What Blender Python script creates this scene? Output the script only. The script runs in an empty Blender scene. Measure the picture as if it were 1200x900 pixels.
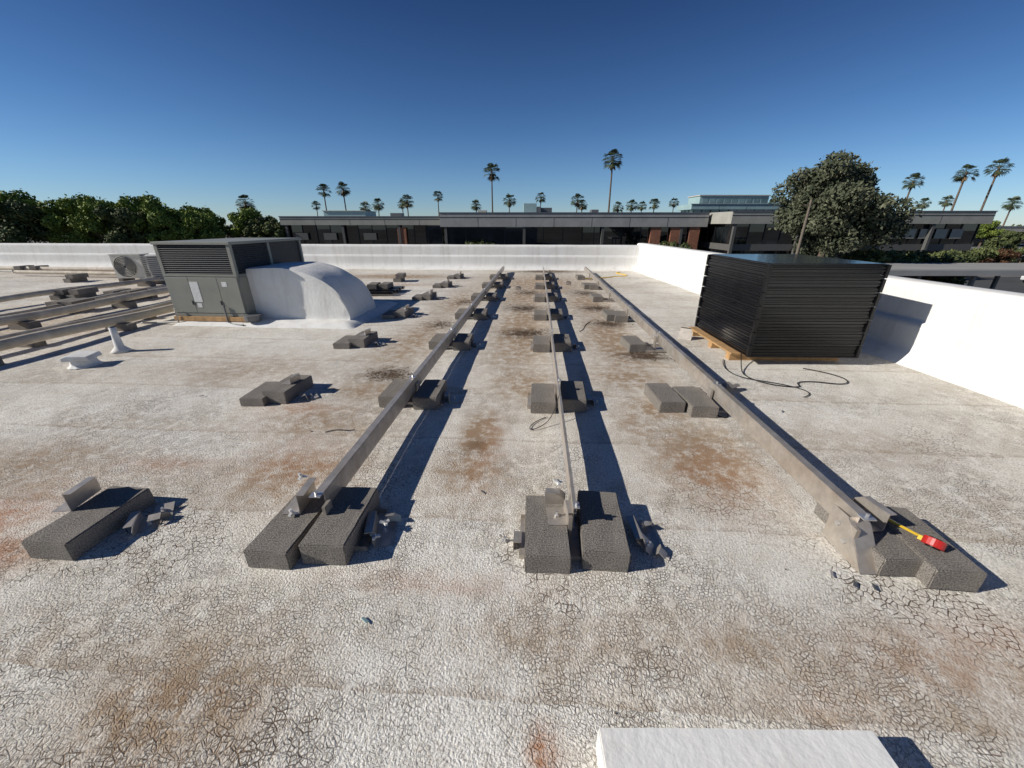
import bpy, bmesh, math, random
import numpy as np
from mathutils import Vector, Matrix, noise as mn
R=math.radians
A=R(3.51)
random.seed(7)
SC=bpy.context.scene
COL=SC.collection
# ------------------------------------------------------------------ materials
def mat(name,col=(.5,.5,.5),rough=.8,metal=0,var=.15,vscale=8,bump=.0,bscale=60,dirt=None,dscale=3,damt=.5,spec=.5):
    m=bpy.data.materials.new(name); m.use_nodes=True
    nt=m.node_tree; N=nt.nodes; L=nt.links
    b=N['Principled BSDF']; b.inputs['Roughness'].default_value=rough; b.inputs['Metallic'].default_value=metal
    b.inputs['Specular IOR Level'].default_value=spec
    tc=N.new('ShaderNodeTexCoord')
    n=N.new('ShaderNodeTexNoise'); n.inputs['Scale'].default_value=vscale; n.inputs['Detail'].default_value=3; n.inputs['Roughness'].default_value=.65
    L.new(tc.outputs['Object'],n.inputs['Vector'])
    cr=N.new('ShaderNodeValToRGB'); e=cr.color_ramp.elements
    e[0].position=.3; e[1].position=.7
    e[0].color=tuple(c*(1-var) for c in col)+(1,); e[1].color=tuple(min(1,c*(1+var)) for c in col)+(1,)
    L.new(n.outputs['Fac'],cr.inputs['Fac']); out=cr.outputs['Color']
    if dirt:
        n2=N.new('ShaderNodeTexNoise'); n2.inputs['Scale'].default_value=dscale; n2.inputs['Detail'].default_value=4
        L.new(tc.outputs['Object'],n2.inputs['Vector'])
        r2=N.new('ShaderNodeValToRGB'); r2.color_ramp.elements[0].position=.48; r2.color_ramp.elements[1].position=.72
        r2.color_ramp.elements[1].color=(damt,)*3+(1,)
        L.new(n2.outputs['Fac'],r2.inputs['Fac'])
        mx=N.new('ShaderNodeMixRGB'); mx.inputs['Color2'].default_value=tuple(dirt)+(1,)
        L.new(r2.outputs['Color'],mx.inputs['Fac']); L.new(out,mx.inputs['Color1']); out=mx.outputs['Color']
    L.new(out,b.inputs['Base Color'])
    if bump>0:
        n3=N.new('ShaderNodeTexNoise'); n3.inputs['Scale'].default_value=bscale; n3.inputs['Detail'].default_value=3
        L.new(tc.outputs['Object'],n3.inputs['Vector'])
        bp=N.new('ShaderNodeBump'); bp.inputs['Strength'].default_value=bump; bp.inputs['Distance'].default_value=.01
        L.new(n3.outputs['Fac'],bp.inputs['Height']); L.new(bp.outputs['Normal'],b.inputs['Normal'])
    return m
M={}
M['block']=mat('concrete_block_mat',(.205,.185,.162),.95,var=.75,vscale=150,bump=.55,bscale=230,dirt=(.30,.27,.23),dscale=5,damt=.45,spec=.2)
M['steel']=mat('galvanised_steel',(.52,.47,.41),.42,.6,var=.18,vscale=14,bump=.1,bscale=20,dirt=(.38,.30,.22),dscale=6,damt=.6)
M['alu']=mat('aluminium',(.7,.69,.67),.35,.8,var=.08,vscale=20)
M['whiteplastic']=mat('white_plastic',(.75,.74,.70),.5,var=.05)
M['wood']=mat('lumber',(.42,.25,.11),.8,var=.25,vscale=12,bump=.3,bscale=40)
M['hvac']=mat('hvac_painted_steel',(.23,.232,.20),.5,var=.10,vscale=3,bump=.04,bscale=4,dirt=(.27,.25,.20),dscale=4,damt=.5)
M['hvacdark']=mat('hvac_coil_dark',(.025,.026,.028),.6,var=.3,vscale=30)
M['hvacgrille']=mat('hvac_grille',(.07,.072,.075),.5,var=.15,vscale=20)
M['label']=mat('paper_label',(.6,.6,.58),.7,var=.2,vscale=60)
M['black']=mat('black_anodised',(.005,.005,.006),.3,.0,var=.3,vscale=8,spec=.35)
M['blackedge']=mat('black_frame_edge',(.006,.006,.0075),.2,.0,var=.6,vscale=5,spec=.42)
M['glasspv']=mat('pv_glass',(.006,.008,.014),.12,var=.2,vscale=2)
M['cable']=mat('black_cable',(.012,.012,.012),.5,var=.1)
M['red']=mat('red_plastic',(.45,.02,.015),.4,var=.1)
M['yellow']=mat('yellow_tape',(.75,.48,.03),.4,var=.1,vscale=30)
M['pipe']=mat('beige_pipe_wrap',(.56,.49,.39),.75,var=.2,vscale=5,bump=.25,bscale=25,dirt=(.30,.24,.17),dscale=4,damt=.5)
M['cond']=mat('condenser_beige',(.6,.57,.5),.5,var=.1)
M['ground']=mat('asphalt_ground',(.16,.145,.125),.95,var=.35,vscale=.05,dirt=(.07,.075,.04),dscale=.02,damt=.9)
M['asphalt']=mat('asphalt',(.06,.06,.06),.9,var=.2,vscale=.3)
M['fascia']=mat('fascia_concrete',(.36,.35,.33),.85,var=.10,vscale=.6,dirt=(.24,.23,.21),dscale=.8,damt=.4)
M['fascia2']=mat('fascia_tan',(.34,.33,.285),.85,var=.12,vscale=.6)
M['roofgrey']=mat('roof_gravel',(.3,.29,.27),.9,var=.1,vscale=.5)
M['brick']=mat('brick_brown',(.28,.12,.07),.9,var=.25,vscale=3)
M['mull']=mat('mullion',(.03,.03,.03),.4,.5)
M['coldark']=mat('dark_column',(.10,.097,.09),.7)
M['concreteL']=mat('light_concrete',(.45,.43,.38),.85,var=.12,vscale=.5)
M['bark']=mat('bark',(.12,.09,.065),.95,var=.3,vscale=6,bump=.5,bscale=12)
M['palmbark']=mat('palm_bark',(.14,.105,.075),.95,var=.3,vscale=4)
M['palmleaf']=mat('palm_leaf',(.055,.075,.03),.6,var=.45,vscale=1.2)
M['palmdead']=mat('palm_dead_leaf',(.16,.11,.055),.9,var=.3,vscale=1.5)
M['metalgrey']=mat('painted_metal_grey',(.16,.16,.165),.5,.3,var=.1)
M['polewood']=mat('weathered_pole',(.16,.13,.10),.9,var=.1)
M['tealw']=mat('teal_panel',(.30,.42,.42),.5,var=.12,vscale=.4)
M['carw']=mat('car_paint_white',(.6,.6,.6),.25,var=.02); M['card']=mat('car_paint_dark',(.03,.035,.05),.25,var=.02); M['cars']=mat('car_paint_silver',(.3,.31,.32),.3,.5,var=.02)
M['tyre']=mat('tyre',(.02,.02,.02),.9)
def glassmat(name,c1,c2,rough=.05,sc=.12,spec=.5):
    m=mat(name,c1,rough,0,var=0,vscale=1,spec=spec); nt=m.node_tree
    r=[n for n in nt.nodes if n.type=='VALTORGB'][0]; r.color_ramp.elements[0].color=c1+(1,); r.color_ramp.elements[1].color=c2+(1,)
    r.color_ramp.elements[0].position=.42; r.color_ramp.elements[1].position=.62
    n=[n for n in nt.nodes if n.type=='TEX_NOISE'][0]; n.inputs['Scale'].default_value=sc
    return m
M['glass']=glassmat('dark_office_glass',(.004,.005,.006),(.022,.026,.028),rough=.02,spec=.9,sc=.25)
M['glassT']=glassmat('teal_office_glass',(.07,.12,.125),(.20,.29,.29),.08,.25,spec=.9)
def leafmat(name,c1,c2,c3,sc=.9):
    m=bpy.data.materials.new(name); m.use_nodes=True; nt=m.node_tree;N=nt.nodes;L=nt.links
    b=N['Principled BSDF']; b.inputs['Roughness'].default_value=.7; b.inputs['Specular IOR Level'].default_value=.15
    at=N.new('ShaderNodeAttribute'); at.attribute_name='lv'
    cr=N.new('ShaderNodeValToRGB'); e=cr.color_ramp.elements; e[0].color=c1+(1,); e[1].color=c3+(1,); x=e.new(.5); x.color=c2+(1,)
    L.new(at.outputs['Fac'],cr.inputs['Fac']); L.new(cr.outputs['Color'],b.inputs['Base Color'])
    return m
M['leafG']=leafmat('foliage_green',(.06,.09,.02),(.16,.21,.045),(.28,.33,.07))
M['leafD']=leafmat('foliage_dark',(.035,.05,.02),(.09,.11,.045),(.16,.18,.065))
M['leafO']=leafmat('foliage_olive',(.035,.045,.025),(.09,.10,.06),(.17,.175,.11))
M['leafR']=leafmat('foliage_russet',(.05,.025,.015),(.10,.05,.03),(.12,.10,.04))

# ---------------------------------------------------------------- roof coating
def roofmat(name,wall=False):
    m=bpy.data.materials.new(name); m.use_nodes=True; nt=m.node_tree;N=nt.nodes;L=nt.links
    b=N['Principled BSDF']; b.inputs['Roughness'].default_value=.9; b.inputs['Specular IOR Level'].default_value=.15
    tc=N.new('ShaderNodeTexCoord'); P=tc.outputs['Object']
    def noise(s,d=3,r=.6,vec=P):
        n=N.new('ShaderNodeTexNoise'); n.inputs['Scale'].default_value=s;n.inputs['Detail'].default_value=d;n.inputs['Roughness'].default_value=r
        L.new(vec,n.inputs['Vector']); return n
    def ramp(f,p0,p1,c0=(0,0,0),c1=(1,1,1)):
        r=N.new('ShaderNodeValToRGB'); r.color_ramp.elements[0].position=p0;r.color_ramp.elements[1].position=p1
        r.color_ramp.elements[0].color=c0+(1,);r.color_ramp.elements[1].color=c1+(1,); L.new(f,r.inputs['Fac']); return r.outputs['Color']
    def mix(f,a,c,mode='MIX'):
        x=N.new('ShaderNodeMixRGB'); x.blend_type=mode
        if isinstance(f,float): x.inputs['Fac'].default_value=f
        else: L.new(f,x.inputs['Fac'])
        for k,v in (('Color1',a),('Color2',c)):
            if isinstance(v,tuple): x.inputs[k].default_value=v+(1,)
            else: L.new(v,x.inputs[k])
        return x.outputs['Color']
    def math_(op,a,c=None):
        x=N.new('ShaderNodeMath'); x.operation=op
        for i,v in enumerate((a,c)):
            if v is None: continue
            if isinstance(v,(int,float)): x.inputs[i].default_value=v
            else: L.new(v,x.inputs[i])
        return x.outputs[0]
    big=noise(.55,4); base=mix(ramp(big.outputs['Fac'],.35,.68),(.89,.86,.785),(.82,.78,.69)) if not wall else mix(ramp(big.outputs['Fac'],.35,.7),(.80,.79,.76),(.73,.72,.68))
    mid=noise(7,4,.7)
    base=mix(ramp(mid.outputs['Fac'],.42,.68,(0,0,0),(.40,)*3 if not wall else (.15,)*3),base,(.56,.49,.39))
    bp=N.new('ShaderNodeBump')
    if not wall:
        fine=noise(95,3,.8); base=mix(ramp(fine.outputs['Fac'],.48,.62,(0,0,0),(.72,)*3),base,(.40,.355,.295))
        wn=noise(9,2); vm=N.new('ShaderNodeVectorMath'); vm.operation='MULTIPLY_ADD'
        L.new(wn.outputs['Color'],vm.inputs[0]); vm.inputs[1].default_value=(.04,.04,0); L.new(P,vm.inputs[2])
        vo=N.new('ShaderNodeTexVoronoi'); vo.voronoi_dimensions='2D'; vo.feature='DISTANCE_TO_EDGE'; vo.inputs['Scale'].default_value=36; L.new(vm.outputs[0],vo.inputs['Vector'])
        vo2=N.new('ShaderNodeTexVoronoi'); vo2.voronoi_dimensions='2D';vo2.feature='DISTANCE_TO_EDGE'; vo2.inputs['Scale'].default_value=66; L.new(vm.outputs[0],vo2.inputs['Vector'])
        c1=ramp(vo.outputs['Distance'],.02,.09,(1,1,1),(0,0,0)); c2=ramp(vo2.outputs['Distance'],.03,.13,(1,1,1),(0,0,0))
        pn=noise(1.3,5,.7); pm=ramp(pn.outputs['Fac'],.49,.58); pm2=ramp(noise(.9,4,.65).outputs['Fac'],.43,.56)
        brk=ramp(noise(15,3).outputs['Fac'],.37,.52)
        cr1=math_('MULTIPLY',math_('MULTIPLY',c1,pm),brk); cr2=math_('MULTIPLY',math_('MULTIPLY',c2,pm2),math_('MULTIPLY',brk,.8))
        crk=math_('MAXIMUM',cr1,cr2)
        sx=N.new('ShaderNodeSeparateXYZ'); L.new(P,sx.inputs[0])
        # newer recoat further from the access hatch: cracking worst near it
        mr=N.new('ShaderNodeMapRange'); mr.inputs['From Min'].default_value=1.2; mr.inputs['From Max'].default_value=4.0; mr.inputs['To Min'].default_value=1.0; mr.inputs['To Max'].default_value=.45
        L.new(sx.outputs[1],mr.inputs['Value'])
        crk=math_('MULTIPLY',crk,mr.outputs[0])
        base=mix(crk,base,(.105,.066,.04))
        at=N.new('ShaderNodeAttribute'); at.attribute_name='stain'
        sep=N.new('ShaderNodeSeparateColor'); L.new(at.outputs['Color'],sep.inputs[0])
        sn=ramp(noise(10,5,.78).outputs['Fac'],.38,.60)
        def st(ch,col,k,base):
            f=math_('MINIMUM',math_('MULTIPLY',math_('MULTIPLY',ch,math_('ADD',math_('MULTIPLY',sn,.75),.25)),k),.95)
            return mix(f,base,col)
        base=st(sep.outputs[0],(.34,.235,.145),1.55,base)
        base=st(sep.outputs[1],(.40,.17,.07),1.25,base)
        base=st(sep.outputs[2],(.08,.052,.032),1.5,base)
        yy=math_('ADD',sx.outputs[1],math_('MULTIPLY',pn.outputs['Fac'],.10))
        fr=math_('FRACT',math_('DIVIDE',yy,.79)); sm=ramp(fr,0,.05,(.5,)*3,(0,0,0)); sm2=ramp(fr,.0,.8,(.5,)*3,(0,)*3)
        base=mix(math_('MULTIPLY',sm,brk),base,(.33,.25,.18))
        base=mix(math_('MULTIPLY',sm2,math_('MULTIPLY',sn,pm2)),base,(.46,.36,.25))
        peb=noise(130,2,.6)
        h=math_('SUBTRACT',math_('MULTIPLY',peb.outputs['Fac'],1.5),math_('MULTIPLY',crk,.9))
        h=math_('ADD',h,math_('MULTIPLY',mid.outputs['Fac'],1.0))
        bp.inputs['Strength'].default_value=.8; bp.inputs['Distance'].default_value=.006; L.new(h,bp.inputs['Height'])
    else:
        vs_=N.new('ShaderNodeVectorMath'); vs_.operation='MULTIPLY'; vs_.inputs[1].default_value=(5,5,.5); L.new(P,vs_.inputs[0])
        strk=noise(1.0,5,.7,vs_.outputs[0]); base=mix(ramp(strk.outputs['Fac'],.50,.72,(0,0,0),(.45,)*3),base,(.50,.46,.40))
        bp.inputs['Strength'].default_value=.35; bp.inputs['Distance'].default_value=.012; L.new(noise(24,3).outputs['Fac'],bp.inputs['Height'])
    L.new(bp.outputs['Normal'],b.inputs['Normal']); L.new(base,b.inputs['Base Color'])
    return m
M['roof']=roofmat('white_roof_coating'); M['foam']=roofmat('white_foam_coating',True)

# ---------------------------------------------------------------- mesh builder
class B:
    def __init__(s): s.parts={}
    def _p(s,part,m):
        return s.parts.setdefault((part,m),([],[]))
    def add(s,part,m,vs,fs,T=None):
        V,F=s._p(part,m); o=len(V)
        for v in vs:
            v=Vector(v); V.append(tuple(T@v) if T else tuple(v))
        F.extend([tuple(i+o for i in f) for f in fs])
    def box(s,part,m,x0,x1,y0,y1,z0,z1,T=None):
        s.add(part,m,[(x0,y0,z0),(x1,y0,z0),(x1,y1,z0),(x0,y1,z0),(x0,y0,z1),(x1,y0,z1),(x1,y1,z1),(x0,y1,z1)],
          [(0,3,2,1),(4,5,6,7),(0,1,5,4),(1,2,6,5),(2,3,7,6),(3,0,4,7)],T)
    def tube(s,part,m,pts,rad,n=10,T=None,caps=True):
        vs=[];fs=[]; pts=[Vector(p) for p in pts]; k=len(pts)
        if not isinstance(rad,(list,tuple)): rad=[rad]*k
        for i,p in enumerate(pts):
            d=(pts[min(i+1,k-1)]-pts[max(i-1,0)]).normalized()
            up=Vector((0,0,1)) if abs(d.z)<.9 else Vector((1,0,0))
            a=d.cross(up).normalized(); c=a.cross(d)
            for j in range(n):
                t=2*math.pi*j/n; vs.append(p+(a*math.cos(t)+c*math.sin(t))*rad[i])
        for i in range(k-1):
            for j in range(n):
                fs.append((i*n+j,i*n+(j+1)%n,(i+1)*n+(j+1)%n,(i+1)*n+j))
        if caps: fs.append(tuple(range(n))[::-1]); fs.append(tuple((k-1)*n+j for j in range(n)))
        s.add(part,m,vs,fs,T)
    def prism(s,part,m,prof,axis,a0,a1,T=None):
        n=len(prof); vs=[]
        for a in (a0,a1):
            for p in prof:
                vs.append({'x':(a,p[0],p[1]),'y':(p[0],a,p[1])}[axis])
        fs=[tuple(range(n)),tuple(range(n,2*n))[::-1]]+[(i,(i+1)%n,n+(i+1)%n,n+i) for i in range(n)]
        s.add(part,m,vs,fs,T)
    def meshes(s,name):
        out=[]
        for (part,m),(V,F) in s.parts.items():
            me=bpy.data.meshes.new(name+'_'+part); me.from_pydata(V,[],F); me.update()
            bm=bmesh.new(); bm.from_mesh(me); bmesh.ops.recalc_face_normals(bm,faces=bm.faces); bm.to_mesh(me); bm.free()
            me.materials.append(M[m]); out.append((part,me))
        return out
    def make(s,name,loc=(0,0,0),rz=0,bevel=0,smooth=(),meshes=None,scale=1,rot=None):
        ms=meshes or s.meshes(name)
        if len(ms)==1:
            o=bpy.data.objects.new(name,ms[0][1]); COL.objects.link(o); objs=[o]; root=o
        else:
            root=bpy.data.objects.new(name,None); COL.objects.link(root); objs=[]
            for part,me in ms:
                o=bpy.data.objects.new(part,me); COL.objects.link(o); o.parent=root; objs.append(o)
        root.location=loc; root.rotation_euler=rot or (0,0,rz); root.scale=(scale,)*3 if not isinstance(scale,tuple) else scale
        for o in objs:
            if bevel:
                b=o.modifiers.new('bev','BEVEL'); b.width=bevel; b.segments=2; b.limit_method='ANGLE'
            if smooth=='all' or o.data.name.split('_')[-1] in smooth:
                for p in o.data.polygons: p.use_smooth=True
        return root

def site(x,y): return (x*math.cos(A)-y*math.sin(A), x*math.sin(A)+y*math.cos(A))

# ---------------------------------------------------------------- roof sheet
WA=(3.28,13.25); WB=(4.20,2.98)    # right parapet inner line
wd=Vector((WB[0]-WA[0],WB[1]-WA[1])); 
def wallx(y): return WA[0]+(y-WA[1])*wd.x/wd.y
xs=np.concatenate([np.linspace(-30,-8,30)[:-1],np.linspace(-8,-4,40)[:-1],np.linspace(-4,4.6,150),np.linspace(4.7,5.5,4)])
ys=np.concatenate([np.linspace(-6,-.6,15)[:-1],np.linspace(-.6,9,190)[:-1],np.linspace(9,13.6,50)])
X,Y=np.meshgrid(xs,ys)
flat=np.stack([X.ravel(),Y.ravel()],1)
brown=[(-.38,2.4,.13,.34,1.2),(-1.44,1.85,.40,.3,.7),(-1.7,2.5,.5,.3,.6),(1.12,2.2,.34,.42,.9),(-1.12,.66,.3,.2,.8),(-.1,3.4,.35,.5,.7),
 (.9,3.6,.4,.4,.75),(-4,11.2,1.6,.5,1),(1.0,5.0,.35,1.5,.9),(-.2,5.5,.4,2.0,.9),(0,10,1.5,2,.8),(-7,8.6,2.5,1.0,.8),(-10,11,4,1,.8),(-1.55,4.9,.35,1.6,.7),(-3,3.6,.8,.4,.5),
 (.8,.95,.35,.12,.5),(-3.2,1.9,.5,.25,.6),(2.3,2.4,.5,.3,.3),(-8,5,2,1.5,.4),(-5,8,1.2,.5,.6),(-.4,1.95,.25,.25,.7),(1.0,2.9,.3,.25,.8),(-1.5,3.1,.3,.2,.8),(.75,2.6,.15,.4,.6),(1.0,7.5,.5,1.5,.8),(-.25,8.0,.5,1.2,.8),(-1.5,7.5,.4,1.5,.7),(1.5,.9,.5,.2,.4),(.1,.95,.4,.1,.4)]
rust=[(-2.4,1.2,.16,.12,.8),(-2.3,1.9,.3,.08,.5),(.055,.615,.035,.05,1.4),(-1.5,2.0,.3,.25,.35),(-.3,2.2,.1,.4,.35),(1.4,.95,.25,.1,.3),(1.75,1.05,.3,.08,.35),(1.1,2.0,.25,.3,.3),(-1.9,2.75,.3,.1,.5),(.95,.78,.2,.05,.3),(-3.4,9.6,.8,.3,.4),(-.4,1.15,.4,.05,.35),(2.1,.9,.25,.12,.3),(-2.75,1.35,.25,.3,.7)]
dark=[(-1.45,3.52,.24,.17,.9),(-.14,5.2,.28,.2,1),(-.2,6.9,.32,.28,.9),(1.26,4.28,.24,.17,1),(1.13,5.8,.25,.2,.9),(1.1,7.0,.27,.25,.9),(1.1,8.6,.3,.35,.8),(-.15,8.6,.3,.3,.7),(.3,12.7,.9,.35,1.1),(-.38,2.25,.05,.1,.45),(-1.4,5.6,.22,.2,.6),(-1.35,7.4,.2,.3,.5)]
def field(lst):
    f=np.zeros(len(flat))
    for (cx,cy,rx,ry,k) in lst:
        f=np.maximum(f,k*np.exp(-(((flat[:,0]-cx)/rx)**2+((flat[:,1]-cy)/ry)**2)*.9))
    return np.clip(f,0,1)
fb,fr_,fd=field(brown),field(rust),field(dark)
zz=np.array([ (mn.noise(Vector((p[0]*.9,p[1]*.9,0)))*.012+mn.noise(Vector((p[0]*4,p[1]*4,3)))*.003) for p in flat])
nx,ny=len(xs),len(ys)
V=[(float(flat[i,0]),float(flat[i,1]),float(zz[i])) for i in range(len(flat))]
F=[(j*nx+i,j*nx+i+1,(j+1)*nx+i+1,(j+1)*nx+i) for j in range(ny-1) for i in range(nx-1)]
me=bpy.data.meshes.new('flat_roof'); me.from_pydata(V,[],F); me.update()
ca=me.color_attributes.new('stain','FLOAT_COLOR','POINT')
buf=np.ones((len(flat),4),dtype=np.float32); buf[:,0]=fb;buf[:,1]=fr_;buf[:,2]=fd
ca.data.foreach_set('color',buf.ravel())
me.materials.append(M['roof'])
for p in me.polygons: p.use_smooth=True
o=bpy.data.objects.new('flat_roof',me); COL.objects.link(o)
b=B(); b.box('walls','concreteL',-30,5.45,-6,13.55,-5,-.06); b.make('roof_building_walls')

# ---------------------------------------------------------------- parapets
def parapet(name,p0,p1,inward,H=.80,th=.32,n=160):
    p0=Vector(p0);p1=Vector(p1); L_=(p1-p0).length; d=(p1-p0)/L_; q=Vector(inward)
    prof=[(.20,-.01),(.13,.035),(.05,.12),(.038,.20),(.036,.43),(.0,.440),(-.0,.47),(.0,H-.03),(-.03,H),(-.15,H+.008),(-th+.03,H),(-th,H-.03),(-th,-.2)]
    pr=[]
    for i in range(len(prof)-1):
        a=prof[i];c=prof[i+1]; k=max(1,int(math.hypot(a[0]-c[0],a[1]-c[1])/.05))
        for j in range(k): pr.append((a[0]+(c[0]-a[0])*j/k,a[1]+(c[1]-a[1])*j/k))
    pr.append(prof[-1]); vs=[];fs=[];m=len(pr)
    for i in range(n+1):
        c=p0+d*(L_*i/n)
        for (u,z) in pr:
            nz=mn.noise(Vector((c.x*1.3,c.y*1.3,z*2)))*.008+mn.noise(Vector((c.x*5,c.y*5,z*6)))*.002
            vs.append((c.x+q.x*(u+nz),c.y+q.y*(u+nz),z+nz*.6))
    for i in range(n):
        for j in range(m-1): fs.append((i*m+j,i*m+j+1,(i+1)*m+j+1,(i+1)*m+j))
    me=bpy.data.meshes.new(name); me.from_pydata(vs,[],fs); me.update(); me.materials.append(M['foam'])
    for p in me.polygons: p.use_smooth=True
    o=bpy.data.objects.new(name,me); COL.objects.link(o); return o
parapet('parapet_wall',(-30,13.25),(3.6,13.25),(0,-1),H=.76,n=300)
dn=wd.normalized(); parapet('parapet_wall',(WA[0]-dn.x*.3,WA[1]-dn.y*.3),(wallx(-6),-6),(-abs(dn.y),-dn.x),H=.82,n=200)

# ---------------------------------------------------------------- ballast blocks
blkm=[]
for k in range(4):
    bm=bmesh.new(); bmesh.ops.create_cube(bm,size=1)
    bmesh.ops.scale(bm,vec=(.2,.4,.1),verts=bm.verts)
    bmesh.ops.bevel(bm,geom=bm.edges[:],offset=.005,segments=2,affect='EDGES')
    bmesh.ops.subdivide_edges(bm,edges=[e for e in bm.edges if e.calc_length()>.05],cuts=6,use_grid_fill=True)
    for v in bm.verts:
        n=mn.noise_vector(v.co*14+Vector((k*9,0,0)))*.0022+mn.noise_vector(v.co*60+Vector((k*9,5,0)))*.0014
        v.co+=n; v.co.z+=.05
    me=bpy.data.meshes.new('concrete_ballast_block'); bm.to_mesh(me); bm.free(); me.materials.append(M['block']); blkm.append(me)
def block(x,y,z=0,r=0,tilt=0,s=(1,1,1)):
    o=bpy.data.objects.new('concrete_ballast_block',random.choice(blkm)); COL.objects.link(o)
    o.location=(x,y,z-.002); o.rotation_euler=(0,tilt,R(r+random.uniform(-1.5,1.5))); o.scale=s; return o
def tray(x,y,w=.5,l=.3,r=0):
    b=B(); b.box('tray','steel',-w/2,w/2,-l/2,l/2,.004,.008); b.box('tray','steel',-w/2,w/2,-l/2,-l/2+.003,.008,.03); b.box('tray','steel',-w/2,w/2,l/2-.003,l/2,.008,.03)
    b.make('ballast_tray',(x,y,0),R(r))
def bracket(x,y,z,rz=0,rot=None,w=.12,h=.10,kind=0):
    b=B(); t=.003
    b.box('base_flange','steel',-w/2,w/2,0,.09,0,t)
    if kind==0:
        b.prism('upright','steel',[(-w/2,t),(w/2,t),(w/2,h*.7),(w/2-.03,h),(-w/2,h)],'y',0,t)
        b.box('lip','steel',-w/2,w/2-.03,-.035,-.0005,h-.002,h+.001)
    b.tube('bolt','alu',[(0,.045,t),(0,.045,.03)],.006,8)
    b.tube('bolt_head','alu',[(0,.045,t+.001),(0,.045,.012)],.012,6)
    return b.make('mounting_bracket',(x,y,z),rz,rot=rot)
def clamp(x,y,z,r=0):
    b=B()
    for k in range(3):
        T=Matrix.Rotation(R(125*k+20),4,'Z')@Matrix.Rotation(R(-12*k),4,'Y')
        b.box('arms','whiteplastic',.004,.026,-.006,.006,.0,.010,T)
    b.tube('hub','alu',[(0,0,0),(0,0,.022)],.007,8)
    b.make('panel_clamp',(x,y,z),r,rot=(R(12),R(8),r))
RX=[-1.0,.20,1.455]; Y0=1.23; DY=1.585
def row(k): return Y0+DY*k+.2-(.05 if k else 0)
# left column
block(-2.15,row(0)-.06,r=-2,s=(1.1,1,1)); 
bracket(-2.26,row(0)+.02,.1,R(100),w=.17,h=.10); bracket(-1.95,row(0)-.05,.0,rot=(R(0),R(5),R(-60)),w=.14,h=.05); bracket(-1.89,row(0)+.02,.0,rot=(R(20),0,R(30)),w=.08,h=.05)
for k in range(1,7):
    y=row(k); block(-2.34,y-.03,s=(1,.95,.7),r=3); block(-2.16,y+.04,z=.0,r=-3,s=(1,1,1.1))
    bracket(-2.1,y+.06,.11,R(80),w=.12,h=.07); bracket(-1.96,y-.05,0,rot=(R(10),0,R(-50)),w=.12,h=.05)
# left rail column
block(-1.135,row(0)-.05,r=-1); block(-.91,row(0)-.01,r=1,s=(1.02,1.02,1.15)); 
bracket(-1.12,row(0)+.07,.1,R(95),w=.17,h=.11); clamp(-1.17,row(0)+.13,.205); clamp(-1.15,row(0)-.02,.105)
bracket(-.75,row(0)-.02,.0,rot=(R(4),R(0),R(-75)),w=.18,h=.07); clamp(-.71,row(0)+.0,.05,R(40)); clamp(-.73,row(0)-.08,.04,R(10)); bracket(-.69,row(0)+.06,0,rot=(R(-25),0,R(10)),w=.07,h=.05)
for k in range(1,7):
    y=row(k); block(RX[0]-.17,y+.02); block(RX[0]+.12,y,s=(1,1,1.1),r=2)
    bracket(RX[0]+.28,y,.0,rot=(R(5),0,R(-80)),w=.14,h=.06)
# centre column
block(.075,row(0),r=.5); block(.335,row(0)+.03,r=-1,s=(1,1.03,1.15))
bracket(.12,row(0)+.14,.1,R(0),w=.10,h=.09); bracket(.17,row(0)+.05,.1,R(95),w=.12,h=.07); clamp(.13,row(0)+.17,.2,R(15)); 
bracket(-.075,row(0)-.03,0,rot=(0,0,R(90)),w=.10,h=.05)
bracket(.52,row(0)+.02,0,rot=(R(6),0,R(-85)),w=.18,h=.07); bracket(.58,row(0)+.1,0,rot=(R(-15),0,R(20)),w=.06,h=.04); bracket(.57,row(0)-.05,0,rot=(R(35),0,R(60)),w=.07,h=.05)
for k in range(1,7):
    y=row(k); block(RX[1]-.12,y-.01,r=1); block(RX[1]+.13,y+.03,s=(1,1,1.15),r=-1)
    bracket(RX[1]+.29,y,.0,rot=(R(5),0,R(-80)),w=.14,h=.06)
# right column
block(1.575,row(0)+.08,r=1,s=(.85,1,.95)); block(1.755,row(0)+.02,r=-1,s=(.95,1,1.05)); 
b=B(); 
b.prism('side_plate','steel',[(-.12,.0),(.12,.0),(.12,.18),(.03,.185)],'x',-.003,0)
b.prism('side_plate_fold','steel',[(-.118,.002),(-.0,.155),(.03,.182),(.03,.178),(.005,.15),(-.11,.002)],'x',.0005,.085)
b.box('foot','steel',.0,.08,-.115,.12,.002,.005); b.tube('bolt','alu',[(-.004,.06,.12),(-.014,.06,.12)],.011,6); b.tube('bolt','alu',[(-.004,.0,.07),(-.014,.0,.07)],.011,6)
b.make('rail_end_bracket',(1.43,row(0)-.0,0),R(0))
bracket(1.60,row(0)+.12,.1,rot=(0,0,R(100)),w=.16,h=.09)
for k in range(1,7):
    y=row(k)-.0; block(RX[2]-.36 if k<2 else RX[2]-.26,y+.06,r=4); 
    if k<2: block(RX[2]-.14,y,s=(1,1,1),r=6)
    bracket(RX[2]+.2,y+.1,.0,rot=(R(0),0,R(-80)),w=.14,h=.09,kind=0); 
    if k%2: block(RX[2]-.12,y-.01,r=-2)
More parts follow.
